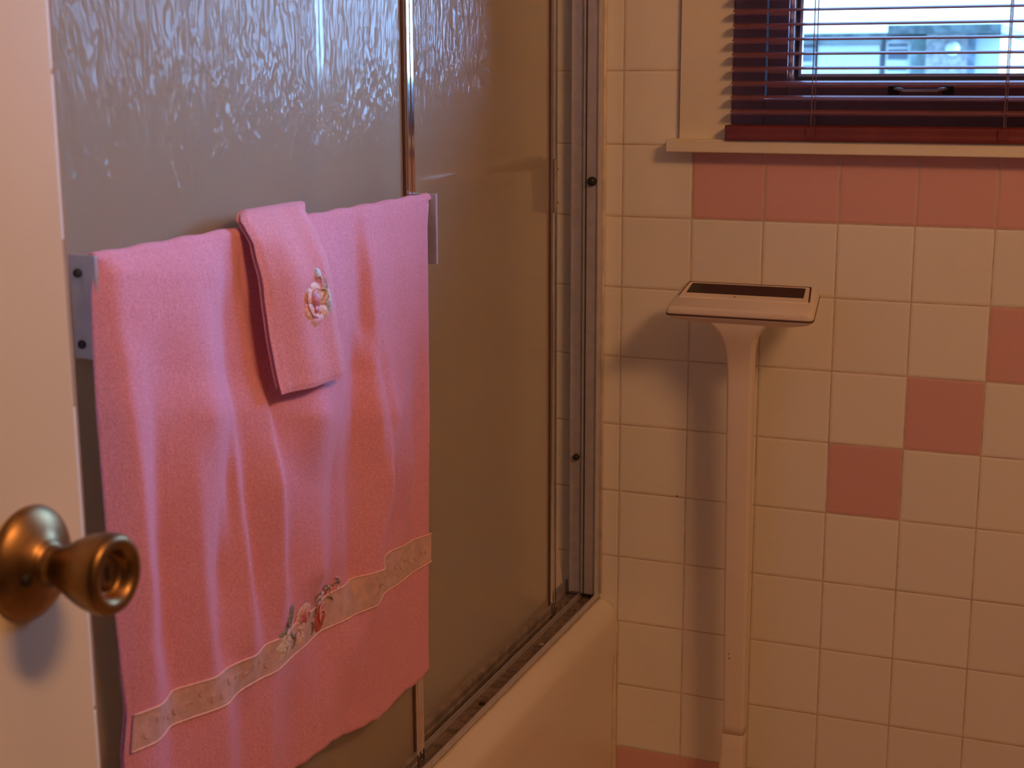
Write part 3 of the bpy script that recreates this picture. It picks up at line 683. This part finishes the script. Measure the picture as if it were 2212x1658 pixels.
def curls(name, L, rad, mat, adoptf, sf, base=0.0022):
    bm = bmesh.new()
    for cy_, cz, R0, a0, a1, sq in L:
        pts = [sf(cy_+R0*(1-0.5*t/10)*math.cos(a0+(a1-a0)*t/10), cz+R0*sq*(1-0.5*t/10)*math.sin(a0+(a1-a0)*t/10), base) for t in range(11)]
        tube(bm, pts, [rad*(0.4+0.6*math.sin(math.pi*t/10)) for t in range(11)], 6)
    return adoptf(link_obj(name, bm, M_thr[mat], smooth=True))
R_ = math.radians
# band flowers: white flower, leaves, two roses, scrolling leaves
wf = (-1.0220, 0.7490)
motif('embroidered_white_flower', [(wf[0]+0.0085*math.cos(R_(a)), wf[1]+0.0075*math.sin(R_(a)), 0.0085, 0.0062, R_(a), 0.0010) for a in range(0, 360, 60)] + [(wf[0], wf[1], 0.004, 0.004, 0, 0.0018)], 'white', TB, surf, 'white embroidered flower on the towel band')
curls('flower_outline', [(wf[0], wf[1], 0.013, R_(20), R_(150), .9), (wf[0], wf[1], 0.009, R_(200), R_(330), .9), (wf[0]+.004, wf[1]-.002, 0.006, R_(0), R_(250), .9)], 0.0006, 'sage', TB, surf)
motif('embroidered_leaf', [(-1.0045, 0.7720, 0.0100, 0.0050, R_(60), .0012), (-1.0180, 0.7665, 0.0100, 0.0030, R_(35), .001), (-1.0290, 0.7620, 0.0090, 0.0024, R_(20), .001)], 'green', TB, surf, 'grey green embroidered leaf')
curls('leaf_stitches', [(-1.012, 0.769, 0.012, R_(120), R_(260), .8), (-1.020, 0.760, 0.011, R_(30), R_(170), .7), (-0.998, 0.757, 0.012, R_(180), R_(300), 1.0), (-1.004, 0.748, .008, R_(250), R_(400), 1.1)], 0.0009, 'green', TB, surf)
pr_ = (-0.9800, 0.7600)
motif('embroidered_rose', [(pr_[0]+0.0090*math.cos(R_(a)), pr_[1]+0.0085*math.sin(R_(a)), 0.0085, 0.0065, R_(a+90), 0.0012) for a in range(0, 360, 45)], 'blush', TB, surf, 'pale pink embroidered rose')
motif('rose_heart', [(pr_[0], pr_[1]+.001, 0.0062, 0.0080, 0.2, 0.0024), (pr_[0]+.003, pr_[1]-.002, 0.0040, 0.0060, 0.5, 0.0030)], 'rose', TB, surf)
curls('rose_stitches', [(pr_[0]+.003, pr_[1], 0.0075, R_(-60), R_(140), 1.1), (pr_[0], pr_[1], 0.0125, R_(100), R_(230), 1.0)], 0.0008, 'pink', TB, surf, 0.0034)
rr_ = (-0.9360, 0.7420)
motif('embroidered_rose', [(rr_[0], rr_[1], 0.0135, 0.0150, 0.2, 0.0016), (rr_[0]+.002, rr_[1]+.001, 0.0085, 0.0110, 0.2, 0.0032)], 'red', TB, surf, 'red embroidered rose')
curls('rose_stitches', [(rr_[0]+.001, rr_[1]+.002, 0.0090, R_(-70), R_(200), 1.1), (rr_[0], rr_[1]+.003, 0.0145, R_(30), R_(150), 1.1), (rr_[0]+.001, rr_[1], .0045, R_(0), R_(300), 1.2)], 0.0008, 'pink', TB, surf, 0.0038)
curls('scrolling_leaves', [(-0.955, 0.770, 0.012, R_(150), R_(20), .8), (-0.945, 0.762, 0.010, R_(170), R_(10), .8), (-0.930, 0.768, 0.011, R_(140), R_(-30), .8), (-0.915, 0.766, 0.010, R_(200), R_(60), .8), (-0.905, 0.765, 0.009, R_(150), R_(0), .9), (-0.9585, 0.757, 0.009, R_(60), R_(-80), 1.2), (-0.960, 0.738, .008, R_(100), R_(-60), 1.3), (-0.917, .752, .010, R_(120), R_(20), .8)], 0.0009, 'green', TB, surf)
curls('scrolling_leaves', [(-0.952, 0.766, 0.010, R_(150), R_(20), .8), (-0.938, 0.765, 0.010, R_(170), R_(10), .8), (-0.922, 0.764, 0.011, R_(140), R_(-30), .8), (-0.908, 0.768, 0.010, R_(100), R_(-60), .9), (-0.990, 0.743, .008, R_(100), R_(-60), 1.3)], 0.0010, 'white', TB, surf)
motif('embroidered_bud', [(-0.9880, 0.7420, 0.0042, 0.0085, 0.1, 0.0012), (-0.9780, 0.7390, 0.0035, 0.0070, 0.1, 0.001)], 'blush', TB, surf)
curls('band_ornament', [(-0.715, 0.731, .0045, 0, 5.6, 1.0)], 0.0006, 'white', TB, surf, 0.0016)

# ------------------------------------------------------------------ washcloth folded over the towel
wash = empty('washcloth', (-0.01, -0.98, 1.14), 'small folded pink washcloth with a rose, draped over the large towel', 'washcloth')
WB = lambda o: adopt(o, wash)
def maxfold(y, z):
    return max(front_x(uy(min(max(y+d, -1.2), -.7), z), z) for d in (-0.02, -0.01, 0, 0.01, 0.02))
def wash_x(y, z):   # outer front surface of the main fold
    b = 0.50*maxfold(y, z) + 0.50*max(maxfold(-1.0, z), maxfold(-0.95, z))
    t = (y+1.035)/0.110
    body = 0.0085*min(1, max(0, (1.143-z)/0.02))**0.6
    wav = 0.0030*math.exp(-((t-0.28)/0.16)**2) * min(1, (1.14-z)/.03 if z < 1.14 else 0) - 0.0022*math.exp(-((t-0.62)/0.16)**2)
    tilt_ = 0.0085*(t/0.74 if t < 0.74 else max(0, (1-t)/0.26)) - 0.0035
    return b + 0.0015 + body + wav*0.9 + tilt_*min(1, max(0, (1.140-z)/0.03))
def slab(name, y0, y1, zb0, zb1, th, off, mat, nseg=26, taper=0.0, back=True):
    """closed folded slab: path over the bar; rounded left and right folds"""
    path = []
    n = 46
    for j in range(n+1):
        path.append(('f', j/n))
    bm = bmesh.new(); rows = []
    m = 22
    def ring_pt(kind, t, s, side):
        pass
    stations = []
    for j in range(8): stations.append(('b', j/8))
    for j in range(10): stations.append(('o', j/10))
    for j in range(n+1): stations.append(('f', j/n))
    t0_ = lambda q: 1-q*q*(3-2*q)
    for kind, t in stations:
        row = []
        for i in range(2*m):
            # section around: outer side left->right then inner side right->left
            if i < m: s = i/(m-1); lay = 1
            else: s = 1-(i-m)/(m-1); lay = -1
            edge = min(s, 1-s); rnd = math.sqrt(max(0, 1-max(0, 1-edge/0.055)**2))
            half = th/2*rnd
            y = y0+(y1-y0)*s
            if kind == 'f':
                zb = zb0+(zb1-zb0)*s; z = 1.143+(zb-1.143)*t
                rb = math.sqrt(max(0, 1-max(0, (t-0.965)/0.035)**2)) if t > .965 else 1
                xc = wash_x(y, z)-th/2+off
                lean = 0.010*(1-t)**3
                p = Vector((xc+lay*half*rb, y + 0.006*(t-0.5), z))
            elif kind == 'o':
                a = math.pi*(1-t); xf_ = wash_x(y, 1.143)-th/2+off; xb_ = -0.0345
                cx_ = (xf_+xb_)/2; rx = (xf_-xb_)/2
                rad = lay*half
                p = Vector((cx_+(rx+rad)*math.cos(a), y - 0.003 + 0.028*t0_(t), 1.143+(0.0045+rad*0.8+th*0.25)*math.sin(a)))
            else:
                z = 1.075+(1.143-1.075)*t; p = Vector((-0.0352-lay*half*0.5, y + 0.025, z))
            row.append(bm.verts.new(p))
        rows.append(row)
    grid_faces(bm, rows, True); bm.faces.new(rows[0][::-1]); bm.faces.new(rows[-1])
    return WB(link_obj(name, bm, mat, smooth=True))
slab('folded_cloth', -1.0370, -0.9330, 0.9905, 0.9900, 0.0052, 0.0055, M_wash)
slab('under_fold', -1.0362, -0.9200, 0.9945, 0.9925, 0.0042, 0.0000, M_wash)
def wsurf(y, z, off=0.0): return Vector((wash_x(y, z)+0.0055+off, y, z))
rc = (-0.9730, 1.0660)
_w0 = wsurf
def wsurf(y, z, off=0.0): return _w0(rc[0]+(y-rc[0])*1.45, rc[1]+(z-rc[1])*1.12, off)
motif('embroidered_rose', [(rc[0]-0.002+0.0085*math.cos(R_(a)), rc[1]-0.003+0.0115*math.sin(R_(a)), 0.0075, 0.0072, R_(a+90), 0.0012) for a in range(20, 380, 60)], 'peach', WB, wsurf, 'peach embroidered rose', 0.0004)
motif('rose_heart', [(rc[0]-0.001, rc[1]+.001, 0.0052, 0.0085, 0.2, 0.0022), (rc[0]-.002, rc[1]-.007, 0.0045, 0.0040, 0.4, 0.0020)], 'rose', WB, wsurf, None, 0.0006)
motif('rose_tip', [(rc[0]-0.0015, rc[1]-0.0150, 0.0085, 0.0048, 0.1, 0.0018)], 'pink', WB, wsurf, None, 0.0006)
motif('embroidered_leaf', [(rc[0]+0.0120, rc[1]+0.000, 0.0050, 0.0125, 0.10, .0014), (rc[0]+0.0050, rc[1]+0.0215, 0.0035, 0.0045, 0, .0012)], 'grey', WB, wsurf, 'grey blue embroidered leaf', 0.0006)
curls('rose_stitches', [(rc[0], rc[1]-.002, 0.0155, R_(130), R_(290), 1.25), (rc[0]-.001, rc[1], .0085, R_(60), R_(260), 1.2), (rc[0]-.002, rc[1]-.008, .008, R_(180), R_(340), 1.0)], 0.0007, 'rose', WB, wsurf, 0.0016)
curls('white_stitches', [(rc[0]+.004, rc[1]+.007, 0.009, R_(70), R_(-80), 1.5), (rc[0]+.007, rc[1]+.001, 0.006, R_(120), R_(-90), 1.4), (rc[0]-.001, rc[1]-.009, 0.006, R_(200), R_(350), .8), (rc[0]+.004, rc[1]+.016, 0.003, R_(160), R_(-60), 1.4)], 0.0010, 'white', WB, wsurf, 0.0022)

# ------------------------------------------------------------------ room door with brass knob
door = empty('door_1', (0.1025, -2.20, 0.01), kind='structure')
D = lambda o: adopt(o, door)
D(box('door_leaf', 0.086, 0.1200, -2.205, -1.4445, 0.012, 2.04, M_doorp, bevel=0.0015))
kc = (0.1200, -1.4935, 0.9940)
knob = empty('door_knob', kc); adopt(knob, door)
K = lambda o: adopt(o, knob)
knob['label'] = 'aged brass tulip knob on a round rosette'
# parts sit in world space under the door; knob is a part, its pieces are sub-parts
def K(o):
    o.parent = knob; o.matrix_parent_inverse = Matrix.Translation(Vector(kc)).inverted(); return o
bm = bmesh.new()
lathe(bm, [(0, 0.0335), (0.0015, 0.0338), (0.0035, 0.0330), (0.0060, 0.0305), (0.0085, 0.0265), (0.0110, 0.0215), (0.0130, 0.0165), (0.0150, 0.0142), (0.0168, 0.0130), (0.0172, 0.0100)], kc, 'X', 72, cap1=False)
K(link_obj('rosette', bm, M_brass, smooth=True))
bm = bmesh.new()
lathe(bm, [(0.0120, 0.0122), (0.0175, 0.0120), (0.0200, 0.0112), (0.0225, 0.0112), (0.0255, 0.0126), (0.0300, 0.0150), (0.0350, 0.0176), (0.0400, 0.0199), (0.0450, 0.0217), (0.0500, 0.0230), (0.0545, 0.0236), (0.0585, 0.0232), (0.0612, 0.0216), (0.0622, 0.0190), (0.0618, 0.0162), (0.0600, 0.0142), (0.0575, 0.0128), (0.0550, 0.0120), (0.0540, 0.0110), (0.0538, 0.0001)], kc, 'X', 72)
K(link_obj('knob_head', bm, M_brass, smooth=True))
bm = bmesh.new(); lathe(bm, [(0.0532, 0.0100), (0.0545, 0.0098), (0.0548, 0.0060), (0.0540, 0.0001)], kc, 'X', 40)
bc = K(link_obj('knob_button', bm, simple('dark_brass', (0.16, 0.10, 0.06), 0.4, metal=0.8), smooth=True))
K(box('key_slot', kc[0]+0.0535, kc[0]+0.0552, kc[1]-0.0010, kc[1]+0.0010, kc[2]-0.0040, kc[2]+0.0040, M_dark))
bm = bmesh.new(); lathe(bm, [(0.004, 0.0036), (0.0140, 0.0036), (0.0142, 0.001)], (kc[0], kc[1]-0.0175, kc[2]-0.0035), 'X', 16)
K(link_obj('rosette_screw', bm, M_dark, smooth=True))
D(boxes('latch_plate', [(0.0905, 0.1155, -1.4450, -1.4440, 0.963, 1.020)], M_brass, bevel=0.0003))
D(boxes('hinge', [(0.0800, 0.0860, -2.215, -2.19, z, z+0.09) for z in (0.2, 1.0, 1.8)], M_brass, bevel=0.0005))

# ------------------------------------------------------------------ stand scale in front of the tiled wall
scl = empty('column_scale', (0.215, -0.16, 0), 'cream upright column scale with dark display, standing below the window sill', 'scale')
S = lambda o: adopt(o, scl)
def rrect(bm, cx, cy_, hx, hy, z, rr, n=5, zf=None):
    pts = []
    for sx, sy, a0 in ((1, 1, 0), (-1, 1, 90), (-1, -1, 180), (1, -1, 270)):
        for i in range(n+1):
            a = math.radians(a0+90*i/n)
            x = cx+sx*(hx-rr)+rr*math.cos(a); y = cy_+sy*(hy-rr)+rr*math.sin(a)
            pts.append(bm.verts.new((x, y, z if zf is None else zf(x, y))))
    return pts
# column: leans a little, flares into the head
bm = bmesh.new(); rows = []
def cxy(z): t = (z-0.3)/0.55; return 0.2135-0.0015*t, -0.078-0.020*t
for z, hx, hy, rr in ((0.285, .0160, .0125, .005), (0.30, .0160, .0125, .005), (0.45, .0172, .0125, .005), (0.60, .0178, .0125, .005), (0.75, .0183, .0125, .005), (0.830, .0185, .0125, .005), (0.845, .0185, .0127, .005), (0.865, .0190, .013, .005), (0.886, .0205, .015, .005), (0.900, .0240, .018, .006), (0.910, .0290, .0190, .007), (0.918, .0370, .0185, .009), (0.9265, .0480, .0160, .010), (0.9330, .0500, .0120, .008)):
    cx_, cyy = cxy(z)
    if z > 0.85: cyy -= (z-0.85)*0.35; cx_ += (z-0.85)*0.04
    rows.append(rrect(bm, cx_, cyy, hx, hy, z, rr))
grid_faces(bm, rows, True); bm.faces.new(rows[0][::-1]); bm.faces.new(rows[-1])
S(link_obj('column', bm, M_scale, smooth=True, bevel=0))
bm = bmesh.new(); rows = []
for z, hx, hy in ((0.035, .032, .026), (0.06, .0275, .021), (0.12, .0225, .0165), (0.20, .0195, .0145), (0.26, .0178, .0140), (0.2835, .0172, .0138), (0.2845, .0168, .0134)):
    rows.append(rrect(bm, 0.2120-(0.285-z)*0.010, -0.0770, hx, hy, z, .006))
grid_faces(bm, rows, True); bm.faces.new(rows[0][::-1]); bm.faces.new(rows[-1])
S(link_obj('column_socket', bm, M_scale, smooth=True))
bm = bmesh.new(); rows = [rrect(bm, 0.215, -0.210, hx, hy, z, .03) for z, hx, hy in ((0.0005, .145, .155), (0.003, .150, .160), (0.028, .150, .160), (0.035, .146, .156))]
grid_faces(bm, rows, True); bm.faces.new(rows[0][::-1]); bm.faces.new(rows[-1])
S(link_obj('platform', bm, M_scale, smooth=False))
boxes_ = [(0.2040, 0.2058, -0.0953, -0.0925, 0.4150, 0.4162), (0.2045, 0.2070, -0.0953, -0.0925, 0.4085, 0.4095)]
S(boxes('logo_marks', boxes_, M_dark))
# head: a tilted shallow wedge; local frame a (right), b (up the slope, away from the user), n (normal)
tilt = math.radians(21); O = Vector((0.2180, -0.122, 0.9490))
av = Vector((1, 0, 0)); bv = Vector((0, math.cos(tilt), math.sin(tilt))); nv = Vector((0, -math.sin(tilt), math.cos(tilt)))
def hp(a, b, n): return O + av*a + bv*b + nv*n
def hloop(bm, hf, hb, b0, b1, n, rr, k=4, bow=0.0, sh=0.0):
    """rounded trapezoid: half width hf at the front (b0), hb at the back (b1)"""
    cs = [(hb+sh, b1), (-hb+sh, b1), (-hf, b0), (hf, b0)]; out = []
    for i, c in enumerate(cs):
        p0 = Vector(cs[i-1]); p1 = Vector(c); p2 = Vector(cs[(i+1) % 4])
        d0 = (p0-p1).normalized(); d2 = (p2-p1).normalized()
        A_, B_ = p1+d0*rr, p1+d2*rr
        for j in range(k+1):
            t = j/k; q = A_*(1-t)**2 + p1*2*t*(1-t) + B_*t*t
            bb_ = q.y - (bow*(1-(q.x/hf)**2) if q.y < b0+rr*1.2 else 0)
            out.append(bm.verts.new(hp(q.x, bb_, n)))
    return out
def dense(bm, loop_pts): return loop_pts
# lower shell
bm = bmesh.new()
rows = [hloop(bm, .055, .052, -.018, .026, -.0230, .012), hloop(bm, .080, .078, -.025, .036, -.0180, .012), hloop(bm, .0985, .0945, -.0315, .0430, -.0110, .009), hloop(bm, .1045, .0990, -.0350, .0450, -.0055, .008), hloop(bm, .1045, .0985, -.0355, .0448, -.0030, .008)]
grid_faces(bm, rows, True); bm.faces.new(rows[0][::-1]); bm.faces.new(rows[-1])
S(link_obj('head_shell', bm, M_scale, smooth=True))
bm = bmesh.new()
rows = [hloop(bm, .1049, .0994, -.0359, .0454, -.0033, .008), hloop(bm, .1049, .0994, -.0359, .0454, -.0013, .008)]
grid_faces(bm, rows, True); bm.faces.new(rows[0][::-1]); bm.faces.new(rows[-1])
S(link_obj('head_seam', bm, M_seam))
bm = bmesh.new()
rows = [hloop(bm, .1046, .0992, -.0356, .0452, -.0015, .008), hloop(bm, .1046, .0990, -.0356, .0450, .0010, .008), hloop(bm, .1015, .0940, -.0340, .0440, .0065, .007), hloop(bm, .0985, .0890, -.0320, .0425, .0090, .006)]
grid_faces(bm, rows, True); bm.faces.new(rows[0][::-1]); bm.faces.new(rows[-1])
S(link_obj('head_cover', bm, M_scale, smooth=True, bevel=0))
# raised bezel, dark seam round it, display
bm = bmesh.new(); rows = [hloop(bm, .0935, .0880, -.0010, .0420, .0080, .002), hloop(bm, .0935, .0880, -.0010, .0420, .0096, .002)]
grid_faces(bm, rows, True); bm.faces.new(rows[-1]); bm.faces.new(rows[0][::-1]); S(link_obj('bezel_seam', bm, M_seam))
bm = bmesh.new(); rows = [hloop(bm, .0920, .0862, -.0060, .0385, .0085, .002), hloop(bm, .0915, .0858, -.0040, .0382, .0106, .002)]
grid_faces(bm, rows, True); bm.faces.new(rows[-1]); bm.faces.new(rows[0][::-1]); S(link_obj('display_bezel', bm, M_scale))
bm = bmesh.new(); rows = [hloop(bm, .0832, .0812, .0070, .0345, .0102, .001), hloop(bm, .0832, .0812, .0070, .0345, .0111, .001)]
grid_faces(bm, rows, True); bm.faces.new(rows[-1]); bm.faces.new(rows[0][::-1]); dsp = S(link_obj('display_window', bm, M_lcd)); dsp['label'] = 'dark narrow display window'
bm = bmesh.new(); lathe(bm, [(0, 0.0012), (0.0008, 0.0010)], (0, 0, 0), 'Z', 12)
for v in bm.verts: v.co = hp(-.012+v.co.x, .0005+v.co.y, .0103+v.co.z)
S(link_obj('indicator_dot', bm, M_dark))

# ------------------------------------------------------------------ small marks on the tiled wall
bm = bmesh.new(); bmesh.ops.create_uvsphere(bm, u_segments=12, v_segments=8, radius=0.0012, matrix=Matrix.Translation((0.0949, -0.0006, 0.6236)))
tag(link_obj('grout_spot', bm, M_rust, smooth=True), 'tiny brown spot in the grout left of the scale column', 'stain')

# ------------------------------------------------------------------ outside: yard and the neighbour's house
M_lawn = simple('pale_yard', (0.20, 0.24, 0.20), 0.9, var=0.2, nscale=2)
box('ground', -16, 10, 1.0, 40, -1.0, -0.8, M_lawn, kind='structure')
M_sid = simple('pale_siding', (0.62, 0.63, 0.60), 0.8, var=0.05, nscale=3)
M_sid2 = simple('white_garage_door', (0.80, 0.79, 0.76), 0.7, var=0.03)
M_roof = simple('teal_grey_shingle', (0.10, 0.12, 0.115), 0.9, var=0.3, nscale=8)
M_trim = simple('white_trim', (0.80, 0.79, 0.77), 0.7, var=0.02)
M_post = simple('dark_blue_grey', (0.09, 0.10, 0.11), 0.8)  # one dark blue grey for the door posts and window band
M_pane = simple('blue_house_window', (0.16, 0.19, 0.22), 0.6, var=0.3, nscale=6)
M_pane2 = simple('green_blue_pane', (0.22, 0.28, 0.26), 0.6, var=0.3, nscale=6)
M_stone = simple('grey_stone_wall', (0.42, 0.37, 0.36), 0.9, var=0.25, nscale=14)
hs = empty('house', (-2.2, 20, -0.8), 'pale neighbouring house with garage door and stone wall seen through the blind', 'house')
H = lambda o: adopt(o, hs)
Y = 20.0
H(box('siding_wall', -6.5, -1.95, Y, Y+5, -0.8, 1.72, M_sid))
H(box('eave', -6.6, -2.35, Y-0.45, Y+5, 1.70, 1.79, M_roof))
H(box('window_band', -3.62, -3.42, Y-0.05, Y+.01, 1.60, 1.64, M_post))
H(boxes('window_frame', [(-3.66, -3.44, Y-.04, Y, 1.20, 1.56)], M_trim))
H(boxes('window_pane', [(-3.63, -3.47, Y-.07, Y-.035, 1.40, 1.55), (-3.63, -3.47, Y-.07, Y-.035, 1.31, 1.34)], M_pane))
H(box('garage_door', -3.38, -2.50, Y-.06, Y, -0.8, 1.62, M_sid2))
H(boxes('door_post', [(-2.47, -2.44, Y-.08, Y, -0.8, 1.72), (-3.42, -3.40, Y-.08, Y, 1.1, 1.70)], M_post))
H(boxes('front_window_frame', [(-2.41, -2.07, Y-.05, Y, 1.0, 1.68)], M_trim))
H(boxes('front_window', [(-2.38, -2.12, Y-.09, Y-.045, 1.42, 1.56), (-2.38, -2.12, Y-.09, Y-.045, 1.27, 1.31), (-2.38, -2.12, Y-.09, Y-.045, 1.60, 1.64)], M_pane))
H(boxes('entry_door', [(-2.05, -1.83, Y-.2, Y-.15, 0.9, 1.72)], M_pane2))
H(boxes('stone_wall', [(-1.83, -1.26, Y-.3, Y+4, -0.8, 1.80)], M_stone))
H(boxes('corner_post', [(-1.26, -1.16, Y-.32, Y-.2, -0.8, 1.78)], M_pane))
H(box('side_wall', -1.16, -0.84, Y-.2, Y+4, -0.8, 1.74, M_sid))
rf = H(box('roof', -2.30, -0.80, Y-.8, Y+5, 1.76, 1.88, M_roof))
bm = bmesh.new(); bmesh.ops.create_uvsphere(bm, u_segments=16, v_segments=10, radius=0.10, matrix=Matrix.Translation((-1.46, Y-.42, 1.56)))
H(link_obj('wall_lantern', bm, M_trim, smooth=True))
